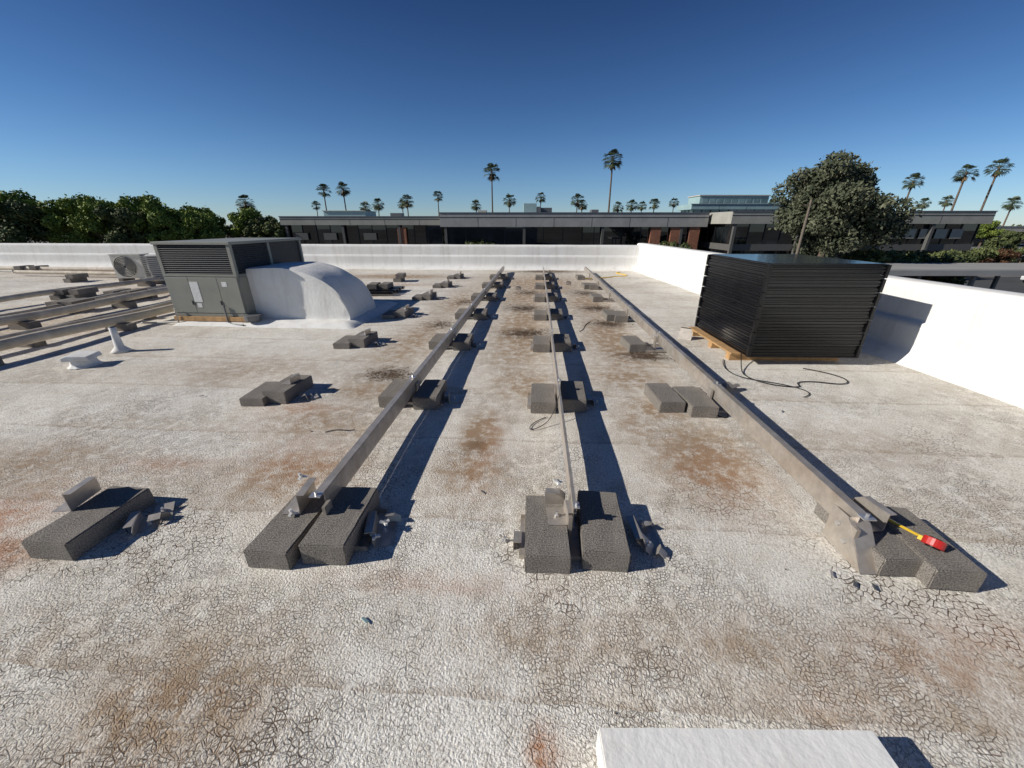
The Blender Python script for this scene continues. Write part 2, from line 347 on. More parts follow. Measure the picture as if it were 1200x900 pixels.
for x,y,r in [(-9.5,7.3,5),(-9.2,7.35,0),(-8.3,7.2,3),(-8.0,7.25,0),(-16,11.5,0),(-15.5,11.5,4),(-3.6,8.4,2),(-3.35,8.45,-2),(-12,9.6,0),(-8.1,6.1,0),(-7.9,6.15,0),(-3.6,10.2,3)]:
    block(x,y,r=r); block(x+.05,y+.03,z=.1,r=r+4)
for k in range(7):
    for i,x in enumerate(RX): 
        if not(k==0 and i==2): tray(x,row(k),w=.5 if i<2 else .36,l=.26)
# ---------------------------------------------------------------- rails (C channels)
def rail(x,y0,y1,side,fw=.042):
    b=B(); t=.0035; z0,z1=.088,.198; f=fw*side
    yy=y0; k=0
    while yy<y1:
        e=min(yy+3.17,y1)
        dz=random.uniform(-.004,.004); dx=random.uniform(-.006,.006)
        def bx(a,c,z_,w_): b.box('channel','steel',min(a,c)+dx,max(a,c)+dx,yy+.002,e-.002,z_+dz,w_+dz)
        bx(x,x+t,z0,z1); bx(x,x+f,z1+.0005,z1+t); bx(x,x+f,z0-t,z0-.0005); bx(x+f-t*side,x+f,z1-.012,z1-.0005)
        sx_=x+t+.0005 if side<0 else x-.0045
        b.box('splice','alu',sx_,sx_+.004,e-.10,e+.10,z0+.02,z1-.02)
        for q in (-.07,-.03,.03,.07): b.tube('splice_bolts','alu',[(sx_-.004,e+q,.143),(sx_+.010,e+q,.143)],.008,6)
        yy=e;k+=1
    for r in range(7):
        y=row(r)
        if y0-.1<y<y1:
            b.box('post','steel',x-.026,x-.0085,y-.03,y+.03,.008,.16) if side>0 else b.box('post','steel',x+.010,x+.026,y-.03,y+.03,.008,.16)
            b.box('rail_clamp','alu',min(x,x+f)-.006,max(x,x+f)+.006,y-.02,y+.02,z1+.008,z1+.013); b.tube('clamp_bolt','alu',[(x+f/2,y,z1+.0135),(x+f/2,y,z1+.03)],.007,6)
    b.make('mounting_rail')
rail(RX[0],1.45,12.3,-1); rail(RX[1],1.42,12.3,1,.016); rail(RX[2],1.44,12.3,1)
# ---------------------------------------------------------------- tape measure
b=B()
prof=[(.032*math.cos(a)*(1.15 if abs(math.cos(a))>.5 else 1),.032+.032*math.sin(a)) for a in [2*math.pi*i/20 for i in range(20)]]
b.prism('case','red',prof,'y',-.018,.018); prof2=[(p[0]*.62,.032+(p[1]-.032)*.62) for p in prof]
b.prism('side_cap','black',prof2,'y',-.023,.023); 
b.box('grip','black',-.034,.034,-.0195,.0195,-.002,.014)
b.box('hook','yellow',-.05,-.03,-.012,.012,.004,.010)
b.make('tape_measure',(1.765,row(0)-.03,.106),bevel=.003,rot=(R(55),0,R(-50)))
b=B()
b.tube('blade','yellow',[(0,0,0),(-.05,.09,.004),(-.10,.19,.008),(-.12,.24,.0)],[.012]*4,4)
o=b.make('blade',(1.735,row(0)+.01,.113),0,scale=(1,1,.35))
tm=[x for x in bpy.data.objects if x.name=='tape_measure'][0]
bpy.context.view_layer.update(); o.parent=tm; o.matrix_parent_inverse=tm.matrix_world.inverted()

# ---------------------------------------------------------------- cables
def cable(name,pts,r=.004,m='cable'):
    cu=bpy.data.curves.new(name,'CURVE'); cu.dimensions='3D'; cu.bevel_depth=r; cu.bevel_resolution=2
    s=cu.splines.new('NURBS'); s.points.add(len(pts)-1); s.use_endpoint_u=True; s.order_u=4
    for p,q in zip(s.points,pts): p.co=(q[0],q[1],q[2] if len(q)>2 else .008,1)
    cu.materials.append(M[m]); o=bpy.data.objects.new(name,cu); COL.objects.link(o); return o
cable('power_cable',[(2.25,4.15,.1),(2.15,3.9),(2.05,3.7),(2.2,3.45),(2.5,3.4),(2.45,3.55),(2.7,3.6),(2.95,3.45),(3.1,3.75),(2.8,3.95)],.005)
cable('power_cable',[(2.1,4.2),(1.95,3.9),(2.0,3.6),(2.3,3.55),(2.55,3.3),(2.35,3.2)],.004)
cable('power_cable',[(1.42,3.1,.1),(1.54,3.0,.02),(1.57,2.85),(1.48,2.7),(1.42,2.85),(1.50,2.95)],.004)
cable('power_cable',[(.20,2.75,.19),(.16,2.6,.05),(.05,2.5),(-.05,2.45),(0,2.6),(.1,2.68)],.003)
cable('power_cable',[(.62,5.3),(.75,5.5),(.7,5.7),(.85,5.9)],.004)
cable('yellow_rope',[(1.2,10.9),(1.9,11.1),(2.2,11.6),(2.6,11.5),(2.7,12.1),(2.3,12.3),(2.6,12.6)],.015,'yellow')
cable('power_cable',[(-1.5,2.35),(-1.4,2.43),(-1.36,2.36),(-1.3,2.4)],.003)

# ---------------------------------------------------------------- pallet stack of solar panels
b=B(); W_,D_=1.13,1.32; z=.09
for i in range(28):
    jx,jy=random.uniform(-.008,.008),random.uniform(-.008,.008); h=.034
    x0,x1,y0,y1=jx,W_+jx,jy,D_+jy
    b.box('panel_frames','blackedge' if i%3 else 'black',x0,x1,y0,y1,z,z+.012)
    b.box('panel_cores','black',x0+.014,x1-.014,y0+.014,y1-.014,z+.0122,z+h-.012)
    b.box('panel_frames','blackedge',x0,x1,y0,y1,z+h-.0118,z+h-.0025)
    z+=h
b.box('top_glass','glasspv',.02,W_-.02,.02,D_-.02,z-.001,z+.002)
for i in range(0,28,4):
    zc=.09+i*.034
    for (cx,cy) in ((0,0),(W_,0),(0,D_)):
        b.box('corner_guards','black',cx-.014,cx+.022 if cx==0 else cx+.012,cy-.014,cy+.022,zc+.004,zc+.13)
for yy in (.16,.6,1.15):
    b.box('pallet','wood',-.10,W_-.04,yy,yy+.09,.0,.068)
for xx in np.linspace(-.1,W_-.15,7): b.box('pallet','wood',xx,xx+.1,.14,D_,.0685,.088)
b.make('solar_panel_pallet_stack',(2.265,4.04,0),R(2.0))

# ---------------------------------------------------------------- rooftop HVAC unit
b=B(); W_,D_=1.12,1.72; zb,zt=.13,1.17; zm=.70
b.box('base_rail','wood',-.02,W_+.04,-.03,.06,.06,.125); b.box('base_rail','wood',-.02,W_+.04,D_-.08,D_,.03,.125)
b.box('base_pan','hvac',-.01,W_+.01,0,D_+.01,.126,.17)
b.box('lower_cabinet','hvac',0.004,W_-.004,.006,D_,.171,zm)
b.box('mid_trim','hvac',0,W_,0,D_,zm+.001,zm+.03)
b.box('coil_core','hvacdark',.03,W_-.03,.03,D_-.03,zm+.031,zt-.04)
b.box('top_cap','hvac',-.015,W_+.015,-.015,D_+.015,zt-.038,zt)
for xx,yy in ((0,0),(W_-.05,0),(0,D_-.05),(W_-.05,D_-.05),(W_-.05,.8)): b.box('posts','hvac',xx,xx+.05,yy,yy+.05,zm+.031,zt-.039)
n=14
for i in range(n):
    z=zm+.045+(zt-.06-zm-.045)*i/(n-1)
    T=Matrix.Translation((0,.012,z))@Matrix.Rotation(R(35),4,'X'); b.box('louvres','hvacgrille',.051,W_-.051,-.012,.012,-.002,.002,T)
    T=Matrix.Translation((W_-.012,0,z))@Matrix.Rotation(R(35),4,'Y'); b.box('louvres','hvacgrille',-.012,.012,.051,.799,-.002,.002,T)
    b.box('louvres','hvacgrille',-.0+.004,.02,.051,D_-.051,z-.004,z+.004)
for i in range(30):
    x=.07+i*(W_-.14)/29; b.box('coil_fins','hvacgrille',x,x+.004,.024,.0295,zm+.04,zt-.045)
for x0,x1 in ((.01,.36),(.365,.80),(.805,W_-.012)):
    b.box('access_panels','hvac',x0,x1,-.006,.0055,.18,zm-.01)
b.box('label','label',.37,.50,-.009,-.0065,.34,.63); b.box('label','label',.40,.47,-.009,-.0065,.26,.32); b.box('label','label',.86,.94,-.009,-.0065,.56,.63)
b.box('latch','hvacdark',.33,.35,-.016,-.0065,.3,.36); b.box('latch','hvacdark',.77,.79,-.016,-.0065,.3,.36)
b.box('right_panels','hvac',W_-.0035,W_+.004,.02,.55,.18,zm-.01)
b.tube('conduit','metalgrey',[(.82,-.03,.3),(.82,-.03,.05),(.9,-.06,.03),(1.1,-.1,.03)],.012,8)
b.tube('condensate_pipe','cond',[(.05,-.04,.25),(.05,-.05,.05),(-.5,-.1,.03)],.014,8)
b.tube('drain_pot','metalgrey',[(1.2,.0,.08),(1.2,.0,.16)],[.11,.12],14)
b.make('rooftop_hvac_unit',(-5.37,5.40,0),R(-.5),bevel=.003)
def lumpy(name,x0,x1,y0,y1,h,loc,rz=0,n=24,m='foam',edge=.12):
    vs=[];fs=[]
    for j in range(n+1):
        for i in range(n+1):
            u=i/n;v=j/n; x=x0+(x1-x0)*u;y=y0+(y1-y0)*v
            e=min(x-x0,x1-x,y-y0,y1-y)/edge; e=max(0,min(1,e)); z=h*(1-(1-e)**2)+mn.noise(Vector((x*6,y*6,1)))*.012*e-.012
            vs.append((x,y,z))
    for j in range(n):
        for i in range(n): a=j*(n+1)+i; fs.append((a,a+1,a+n+2,a+n+1))
    me=bpy.data.meshes.new(name); me.from_pydata(vs,[],fs); me.materials.append(M[m])
    for p in me.polygons:p.use_smooth=True
    o=bpy.data.objects.new(name,me); COL.objects.link(o); o.location=loc;o.rotation_euler=(0,0,rz); return o
lumpy('foam_roof_curb',-5.4,-2.6,5.25,7.25,.075,(0,0,0),n=50,edge=.2)
def duct():
    vs=[];fs=[];sh=[]; n=26; y0,y1=5.60,6.55; xl=-4.245
    prof=[(xl,.80),(-4.05,.815)]+[(-3.80+1.02*math.sin(t),.815*math.cos(t)**.85) for t in [math.pi/2*i/n for i in range(n)]]+[(-2.77,.05),(-2.70,0)]
    m=len(prof); k=14
    def wob(x,y,z): return mn.noise(Vector((x*3,y*3,z*3)))*.012+mn.noise(Vector((x*9,y*9,z*9)))*.004
    for j in range(k+1):
        y=y0+(y1-y0)*j/k; lip=.012 if j in (0,k) else 0
        for (x,z) in prof:
            nz=wob(x,y,z); vs.append((x+nz-lip*.5,y,max(z+nz-lip,-.01)))
    for j in range(k):
        for i in range(m-1): a=j*m+i; fs.append((a,a+1,a+m+1,a+m))
    for s,yy,jj in ((-1,y0,0),(1,y1,k)):
        o0=len(vs); rows=12
        for r in range(rows+1):
            f=r/rows
            for i in range(m):
                tv=vs[jj*m+i]; z=tv[2]*f; fl=.07*max(0,1-z/.10)**2
                if r==rows: vs.append((tv[0],yy,tv[2]))
                else: vs.append((tv[0],yy+s*(fl+.012+wob(tv[0],jj,z)),z-.003))
        for r in range(rows):
            for i in range(m-1): a=o0+r*m+i; fs.append((a,a+1,a+m+1,a+m))
    me=bpy.data.meshes.new('duct_elbow'); me.from_pydata(vs,[],fs); me.update()
    bm=bmesh.new(); bm.from_mesh(me); bmesh.ops.recalc_face_normals(bm,faces=bm.faces); bm.to_mesh(me); bm.free()
    me.materials.append(M['foam'])
    for p in me.polygons:p.use_smooth=True
    o=bpy.data.objects.new('air_duct_elbow',me); COL.objects.link(o)
duct()
# ---------------------------------------------------------------- pipes
def pipe(x,y0,y1,r,z,jog=0):
    b=B(); pts=[]
    for i in range(30): 
        y=y0+(y1-y0)*i/29; pts.append((x+.03*math.sin(y*.9)+jog*(y-y0)/(y1-y0),y,z+.015*math.sin(y*2)))
    b.tube('pipe','pipe',pts,r,14)
    y=y0+.5
    while y<y1:
        xx=x+jog*(y-y0)/(y1-y0); b.box('support','block',xx-.18,xx+.18,y-.06,y+.06,.0,z-r*.8); y+=1.5
    b.make('roof_pipe',smooth=('pipe',))
pipe(-5.86,1.5,6.2,.058,.15); pipe(-6.25,2.2,7.0,.045,.13); pipe(-7.2,1.5,9.4,.06,.16,-.3); pipe(-7.75,2.5,9.6,.04,.14,-.3); pipe(-9.6,4,10.6,.05,.15,.2)
b=B(); b.tube('pipe','pipe',[(-15,10.6,.12),(-10,10.3,.12),(-6,10.1,.12)],.05,10); b.tube('pipe','pipe',[(-18,11.6,.12),(-12,11.3,.12),(-7,11.4,.12)],.06,10); b.make('roof_pipe')
def cond(x,y,r,w=.8,h=.72):
    b=B(); d=.34
    b.box('case','cond',0,w,0.02,d,.08,h)
    b.box('top','cond',-.008,w+.008,.0,d+.008,h+.001,h+.02)
    b.tube('fan_recess','hvacdark',[(w*.42,.0195,h*.56),(w*.42,.012,h*.56)],.27,24)
    for k in range(7): 
        rr=.05+.036*k; b.tube('fan_guard','cond',[(w*.42+rr*math.cos(t),.006,h*.56+rr*math.sin(t)) for t in [2*math.pi*i/20 for i in range(21)]],.005,4,caps=False)
    for k in range(4):
        T=Matrix.Translation((w*.42,.010,h*.56))@Matrix.Rotation(R(90*k),4,'Y'); b.box('fan','hvacgrille',-.03,.03,-.001,.001,.02,.24,T)
    for k in range(12): b.box('side_fins','hvacdark',w+.0005,w+.003,.05,d-.03,.14+k*.045,.155+k*.045)
    b.box('feet','block',.05,.15,-.02,d+.02,0,.079); b.box('feet','block',w-.15,w-.05,-.02,d+.02,0,.079)
    b.make('condenser_unit',(x,y,0),R(r))
cond(-10.95,9.7,8,.72,.66); cond(-9.95,9.75,-50,.7,.66); 
b=B(); b.tube('stack','foam',[(0,0,0),(0,0,.03),(0,0,.06),(0,0,.2),(0,0,.29)],[.10,.075,.045,.035,.033],14); b.tube('cap','hvacgrille',[(0,0,.291),(0,0,.30)],.03,12); b.make('vent_pipe',(-4.90,4.08,0),smooth='all')
b=B(); b.tube('base','foam',[(0,0,0),(0,0,.03),(0,0,.09)],[.17,.13,.12],12); b.prism('hood','foam',[(-.14,.091),(.14,.091),(.12,.14),(-.08,.16),(-.14,.14)],'y',-.13,.13); b.make('roof_vent_cap',(-4.80,3.6,0),R(20),bevel=.01,scale=.85)
b=B()
for k in range(5): b.box('spare_panels','black',-.0+k*.02,1.0+k*.02,k*.17,k*.17+.13,.04+.01*(k%2),.09+.01*(k%2),Matrix.Rotation(R(-20),4,'Z'))
b.make('spare_rail_bundle',(-4.0,7.9,0),R(25))
def curb():
    bm=bmesh.new(); bmesh.ops.create_cube(bm,size=1); bmesh.ops.scale(bm,vec=(.765,.60,.11),verts=bm.verts)
    bmesh.ops.bevel(bm,geom=bm.edges[:],offset=.004,segments=2,affect='EDGES')
    bmesh.ops.subdivide_edges(bm,edges=[e for e in bm.edges if e.calc_length()>.05],cuts=16,use_grid_fill=True)
    for v in bm.verts: v.co+=mn.noise_vector(v.co*8)*.0015
    me=bpy.data.meshes.new('roof_curb'); bm.to_mesh(me); bm.free(); me.materials.append(M['foam'])
    o=bpy.data.objects.new('roof_hatch_curb',me); COL.objects.link(o); o.location=(.6,.36,.046); o.rotation_euler=(0,0,R(3))
curb()
# ---------------------------------------------------------------- litter
V=[];F=[]
def flake(x,y,s,z=.006):
    a=random.uniform(0,6.28); e=random.uniform(.15,.6); o=len(V)
    dx,dy=math.cos(a)*s,math.sin(a)*s; px,py=-math.sin(a)*s*e,math.cos(a)*s*e; t=random.uniform(0,s*.6)
    V.extend([(x-dx,y-dy,z),(x+px,y+py,z+t*.5),(x+dx,y+dy,z+t),(x-px,y-py,z+.001)]); F.append((o,o+1,o+2,o+3))
for (cx,cy,rx,ry,k) in dark:
    if k<.5: continue
    for i in range(int(300*k)): flake(random.gauss(cx,rx*.5),random.gauss(cy,ry*.5),random.uniform(.005,.02))
for i in range(900): flake(random.uniform(-4,3.8),random.uniform(.5,12),random.uniform(.002,.007))
me=bpy.data.meshes.new('leaf_litter'); me.from_pydata(V,[],F); me.materials.append(mat('litter_mat',(.09,.055,.03),.9,var=.5,vscale=30)); o=bpy.data.objects.new('leaf_litter',me); COL.objects.link(o)
b=B()
for x,y,m in [(1.36,1.25,'metalgrey'),(1.43,1.24,'metalgrey'),(1.30,1.30,'alu'),(-1.62,2.36,'steel'),(-2.9,2.9,'steel'),(-.27,1.75,'metalgrey'),(-.62,.97,'tealw'),(2.0,2.9,'alu')]:
    T=Matrix.Translation((x,y,.008))@Matrix.Rotation(random.uniform(0,3),4,'Z')@Matrix.Rotation(.3,4,'X'); b.box('scraps',m,-.016,.016,-.006,.006,0,.003,T)
b.make('metal_scraps')
bracket(1.80,3.35,.0,rot=(R(20),0,R(30)),w=.16,h=.06); bracket(1.95,5.0,.0,rot=(R(-30),0,R(-30)),w=.16,h=.16); bracket(-.4,8.9,0,w=.12); bracket(.8,9.8,0,w=.12)
# ================================================================ surroundings
G=-5
b=B(); b.box('ground','ground',-1500,1500,-600,2500,G-.5,G); b.make('ground')
b=B(); b.box('lot','asphalt',20,170,14,52,G+.0,G+.004); 
for i in range(24): b.box('markings','concreteL',60+i*2.8,60.1+i*2.8,75,80,G+.006,G+.008)
b.box('lot','asphalt',-90,19.9,40,58,G+.0,G+.004); b.box('lot','asphalt',70,170,60,110,G+.0,G+.004)
b.make('parking_lot',rz=A)
def office(name,x0,x1,y0,y1,zt,fh,fm='fascia',glass='glass',base=-1.9,over=.8,bay=3.0,cols=True,extra=None,band='coldark'):
    b=B()
    b.box('fascia',fm,x0,x1,y0,y1,zt-fh,zt); b.box('parapet_cap','metalgrey',x0-.08,x1+.08,y0-.08,y0+.35,zt+.002,zt+.12)
    b.box('roof','roofgrey',x0+.4,x1-.4,y0+.4,y1-.4,zt+.002,zt+.05)
    b.box('fascia_reveal','mull',x0-.02,x1+.02,y0-.03,y0-.001,zt-fh*.32,zt-fh*.32+.07)
    k=x0+6
    while k<x1-3: b.box('fascia_joints','mull',k,k+.04,y0-.012,y0-.001,zt-fh,zt-fh*.33); k+=6
    n=int((x1-x0-2*over)/bay); w=(x1-x0-2*over)/n; rr=random.Random(len(name)+int(x0))
    b.box('interior','mull',x0+over+.15,x1-over-.15,y0+over+.15,y1-over-.15,G,zt-fh-.004)
    for i in range(n):
        xa=x0+over+i*w; d1,d2=rr.uniform(-.03,.03),rr.uniform(-.02,.02)
        for (za,zb_) in ((base+.001,zt-fh-.004),(G,base-.901)):
            if zb_>za: b.add('window_glass',glass,[(xa,y0+over+d1,za),(xa+w,y0+over-d1,za),(xa+w,y0+over-d1+d2,zb_),(xa,y0+over+d1+d2,zb_)],[(0,1,2,3)])
    b.box('side_glass',glass,x0+over,x0+over+.05,y0+over+.06,y1-over,G,zt-fh-.003); b.box('side_glass',glass,x1-over-.05,x1-over,y0+over+.06,y1-over,G,zt-fh-.003)
    for i in range(n+1):
        x=x0+over+i*w; b.box('mullions','mull',x-.05,x+.05,y0+over-.12,y0+over-.05,G,zt-fh-.003)
        if cols and i%4==0: b.box('columns','coldark',x-.2,x+.2,y0+.1,y0+.55,G,zt-fh-.003)
    n=int((y1-y0-2*over)/bay)
    for i in range(n+1):
        y=y0+over+i*(y1-y0-2*over)/n
        b.box('mullions','mull',x0+over-.07,x0+over-.002,y-.05,y+.05,G,zt-fh-.003); b.box('mullions','mull',x1-over+.002,x1-over+.07,y-.05,y+.05,G,zt-fh-.003)
    b.box('spandrel',band,x0+over-.10,x1-over+.10,y0+over-.15,y1-over+.1,base-.9,base)
    if extra: extra(b)
    b.make(name,rz=A)
def ex1(b):
    for x in (22.2,25.4,28.4): b.box('brick_piers','brick',x,x+1.6,66.15,66.7,G,.9)
    b.box('rooftop_equipment','tealw',2.0,4.2,72,75,3.05,4.6); b.box('rooftop_equipment','metalgrey',5,7,74,76,3.05,4.0); b.box('rooftop_equipment','metalgrey',4.3,4.9,72,75,3.05,4.1)
    b.box('rooftop_equipment','concreteL',-6,-4.5,74,76,3.05,3.6); b.box('rooftop_equipment','metalgrey',14,15.2,74,76,3.05,3.7)
office('office_building',-11.4,31,66,90,2.95,2.0,extra=ex1)
def ex2(b):
    b.box('rooftop_screen','tealw',-34,-26.5,76,82,2.55,3.5); b.box('rooftop_screen','concreteL',-34.2,-26.3,75.8,82.2,3.502,3.6); b.box('rooftop_equipment','metalgrey',-22,-20,76,78,2.55,3.2)
    b.box('brick_piers','brick',-20,-18.5,72.2,72.7,G,.8)
    for x in (-38,-33,-26): b.box('light_panels','coldark',x,x+2.2,72.3,72.6,-1.2,-.1)
office('office_building',-40,-11.5,72,95,2.5,1.3,fm='fascia2',bay=2.4,extra=ex2)
def ex3(b):
    b.box('upper_storey','tealw',41,56,93,99,5.4,7.0); b.box('roof_trim','concreteL',40.8,56.2,92.8,99.2,7.002,7.2)
    for i in range(9): b.box('upper_windows','glassT',41.6+i*1.6,42.8+i*1.6,92.96,92.99,5.7,6.6)
office('glass_office_building',39,60,92,100,5.3,1.0,fm='tealw',glass='glassT',base=1.5,cols=False,bay=1.8,extra=ex3,band='tealw')
def ex4(b):
    for i in range(7): b.box('window_reflection_panels','fascia2',50.6+i*2.3,52.3+i*2.3,60.60,60.64,-.6,.7)  # opaque tan panels before the glass paint in the paler window reflections
office('office_building',31.5,69,60,84,3.0,1.6,fm='fascia2',base=-1.4,bay=2.3,extra=ex4)
office('warehouse_building',118,190,120,150,.6,1.4,fm='concreteL',base=-2.6,bay=4)
b=B(); b.box('canopy','fascia',24,50,26,31,-1.75,-1.4); b.box('canopy_top','roofgrey',24.2,49.8,26.2,30.8,-1.398,-1.37)
for x in range(25,50,6):
    for y in (26.6,30.2): b.box('posts','metalgrey',x,x+.2,y,y+.2,G,-1.752)
b.make('carport',rz=A)
b=B(); b.box('wall','concreteL',66,160,88,88.3,G,-3.2); b.make('site_wall',rz=A)
def car(x,y,m,r=0,suv=False):
    b=B(); h=1.75 if suv else 1.45
    body=[(-2.25,.35),(-2.3,.7),(-2.2,.92),(-1.2,1.0),(1.9,1.0),(2.2,.9),(2.28,.55),(2.2,.35)]
    cab=[(-1.25,1.0),(-.55,h),(1.0,h),(1.75,1.0)]
    b.prism('body',m,body,'y',-.9,.9); b.prism('windows','glass',cab,'y',-.76,.76); 
    b.prism('roof',m,[(-.6,h-.02),(-.55,h+.02),(1.0,h+.02),(1.08,h-.02)],'y',-.78,.78)
    for wx in (-1.4,1.4):
        for wy in (-.92,.72): b.tube('wheels','tyre',[(wx,wy,.33),(wx,wy+.2,.33)],.33,14)
    X_,Y_=site(x,y); b.make('parked_car',(X_,Y_,G),r+A,bevel=.06)
for i,(x,y,m,r,s) in enumerate([(104,84,'carw',1.5,1),(110,83,'cars',1.5,0),(116,84,'card',1.6,1),(122,83,'carw',1.5,0),(126,101,'carw',0,1),(112,100,'card',0,0),(134,102,'cars',.1,1),(128,84,'cars',1.5,1),(96,70,'card',0,0),(62,46,'carw',.2,0)]): car(x,y,m,r,s)
b=B(); b.tube('pole','polewood',[(0,0,0),(0,0,8.0)],[.12,.08],10); b.box('cross_arm','polewood',-.35,.35,-.04,.04,7.6,7.68); X_,Y_=site(21.3,30.3); b.make('utility_pole',(X_,Y_,G))
# ---------------------------------------------------------------- trees
def tree_meshes(name,seed,H,rx,rz,zc,nl,ls,m,lobes=26,gap=.0,rmin=.2,rmax=.36):
    rnd=random.Random(seed); rs=np.random.RandomState(seed)
    b=B(); C=[]
    for i in range(lobes):
        while True:
            p=Vector((rnd.uniform(-1,1),rnd.uniform(-1,1),rnd.uniform(-1,1)))
            if .25<p.length<.85: break
        C.append((Vector((p.x*rx,p.y*rx,zc+p.z*rz)),rnd.uniform(rmin,rmax)*rx))
    top=Vector((rnd.uniform(-.3,.3),0,zc-rz*.35))
    b.tube('trunk','bark',[(0,0,0),(rnd.uniform(-.2,.2),.1,top.z*.5),tuple(top),(top.x+.3,0,zc+rz*.3)],[H*.035,H*.027,H*.02,H*.008],8)
    for c,r in C:
        mid=(top+c)/2+Vector((0,0,-.25)); b.tube('limbs','bark',[tuple(top+Vector((0,0,-.3))),tuple(mid),tuple(c)],[H*.012,H*.007,H*.002],5)
    ms=b.meshes(name)
    vs=np.zeros((nl*4,3)); lv=np.zeros(nl)
    w=np.array([r**2 for c,r in C]); w/=w.sum()
    idx=rs.choice(len(C),nl,p=w)
    for i in range(nl):
        c,r=C[idx[i]]
        d=rs.normal(size=3); d/=np.linalg.norm(d); rad=r*(rs.uniform(.35,1.0)**.5)*(1+.25*mn.noise(Vector((d*2.5).tolist())+c))
        if rs.rand()<.06: rad*=1.2
        p=np.array(c)+d*rad*np.array([1,1,.8])
        a=rs.normal(size=3); a/=np.linalg.norm(a); q=np.cross(a,d+rs.normal(size=3)*.5); q/=np.linalg.norm(q)+1e-6
        s=ls*rs.uniform(.6,1.3); 
        vs[i*4]=p-a*s; vs[i*4+1]=p+q*s*.5; vs[i*4+2]=p+a*s; vs[i*4+3]=p-q*s*.5
        lv[i]=min(1,max(0,.5+.35*mn.noise(Vector((p*.9).tolist()))*2+rs.uniform(-.25,.25)))
    me=bpy.data.meshes.new(name+'_foliage'); me.from_pydata(vs.tolist(),[],[(4*i,4*i+1,4*i+2,4*i+3) for i in range(nl)])
    at=me.attributes.new('lv','FLOAT','FACE'); at.data.foreach_set('value',lv.astype(np.float32)); me.materials.append(M[m])
    ms.append(('foliage',me)); return ms
def put(ms,name,x,y,z=G,rz=0,s=1):
    X_,Y_=site(x,y); B().make(name,(X_,Y_,z),rz,meshes=ms,scale=s)
big=tree_meshes('eucalyptus_tree',3,11.5,4.7,4.1,7.6,38000,.15,'leafO',lobes=60,rmin=.17,rmax=.34); put(big,'broadleaf_tree',25.6,33.5)
t1=tree_meshes('tree_a',11,10,4.4,3.4,6.3,10000,.25,'leafG'); t2=tree_meshes('tree_b',12,9,4.0,3.2,5.6,9000,.25,'leafD'); t3=tree_meshes('tree_c',15,10,4.8,3.6,6.0,10000,.26,'leafG',lobes=34)
for i,(x,y,k,s,r) in enumerate([(-88,66,1,1.1,0),(-81,68,3,1.14,1),(-76,64,2,1.2,2),(-70,67,1,1.02,3),(-65,66,3,.98,.5),(-60,65,2,1.08,1.5),(-55,66,1,.98,2.2),(-50,67,3,.85,4),(-57,76,1,.95,.6),(-50,78,3,.92,1.2),(-45,76,2,.95,5),(-40.5,74,2,.88,3.3),(-94,66,3,1.1,2),(-100,68,1,1.1,2),(-72,74,3,1.1,5),(-63,72,1,1.1,4)]):
    put([t1,t2,t3][k-1],'broadleaf_tree',x,y,rz=r,s=s)
sh=tree_meshes('shrub',21,3,1.7,1.4,1.6,3000,.14,'leafR',lobes=14); sh2=tree_meshes('shrubg',22,3,1.9,1.5,1.6,3000,.16,'leafD',lobes=14)
for x,y,k,s,z in [(33.5,34,0,1.3,G),(36.5,36,1,1.5,G),(30,33,1,1.6,G),(39,37,0,1.0,G),(42,42,1,1.3,G),(64,56,1,1.2,G),(70,58,0,1.2,G),(76,60,1,1.3,G),(88,66,1,1.2,G),(95,80,1,1.4,G),(55,50,1,1.2,G),(48,47,0,1.1,G),(106,78,1,1.2,G),(25,62,1,1.4,G),(12,62,0,1.2,G),(-5,62,1,1.4,G)]:
    put([sh,sh2][k],'shrub',x,y,z=z,rz=random.uniform(0,6),s=s)
for x,y,k,s in [(110,115,0,.85),(122,112,1,.8),(135,118,2,.8),(148,112,1,.85),(100,120,2,.8),(160,115,0,.9),(112,92,1,.62),(36,120,1,.9)]: put([t1,t2,t3][k],'broadleaf_tree',x,y,rz=x,s=s)
vs=[];rs=np.random.RandomState(5); n=9000; lv=[]
for i in range(n):
    x=rs.uniform(-420,420); hh=5.5+2.5*mn.noise(Vector((x*.05,0,0)))+1.5*mn.noise(Vector((x*.25,3,0)))
    p=np.array([x,240+rs.uniform(-8,8),G+rs.uniform(.0,1)**.7*hh]); a=rs.normal(size=3);a/=np.linalg.norm(a);q=np.cross(a,rs.normal(size=3));q/=np.linalg.norm(q); s=1.1
    vs+= [p-a*s,p+q*s*.7,p+a*s,p-q*s*.7]; lv.append(rs.uniform(.1,.8))
me=bpy.data.meshes.new('distant_tree_line'); me.from_pydata([tuple(v) for v in vs],[],[(4*i,4*i+1,4*i+2,4*i+3) for i in range(n)])
at=me.attributes.new('lv','FLOAT','FACE'); at.data.foreach_set('value',np.array(lv,dtype=np.float32)); me.materials.append(M['leafD']); o=bpy.data.objects.new('distant_tree_line',me); COL.objects.link(o)
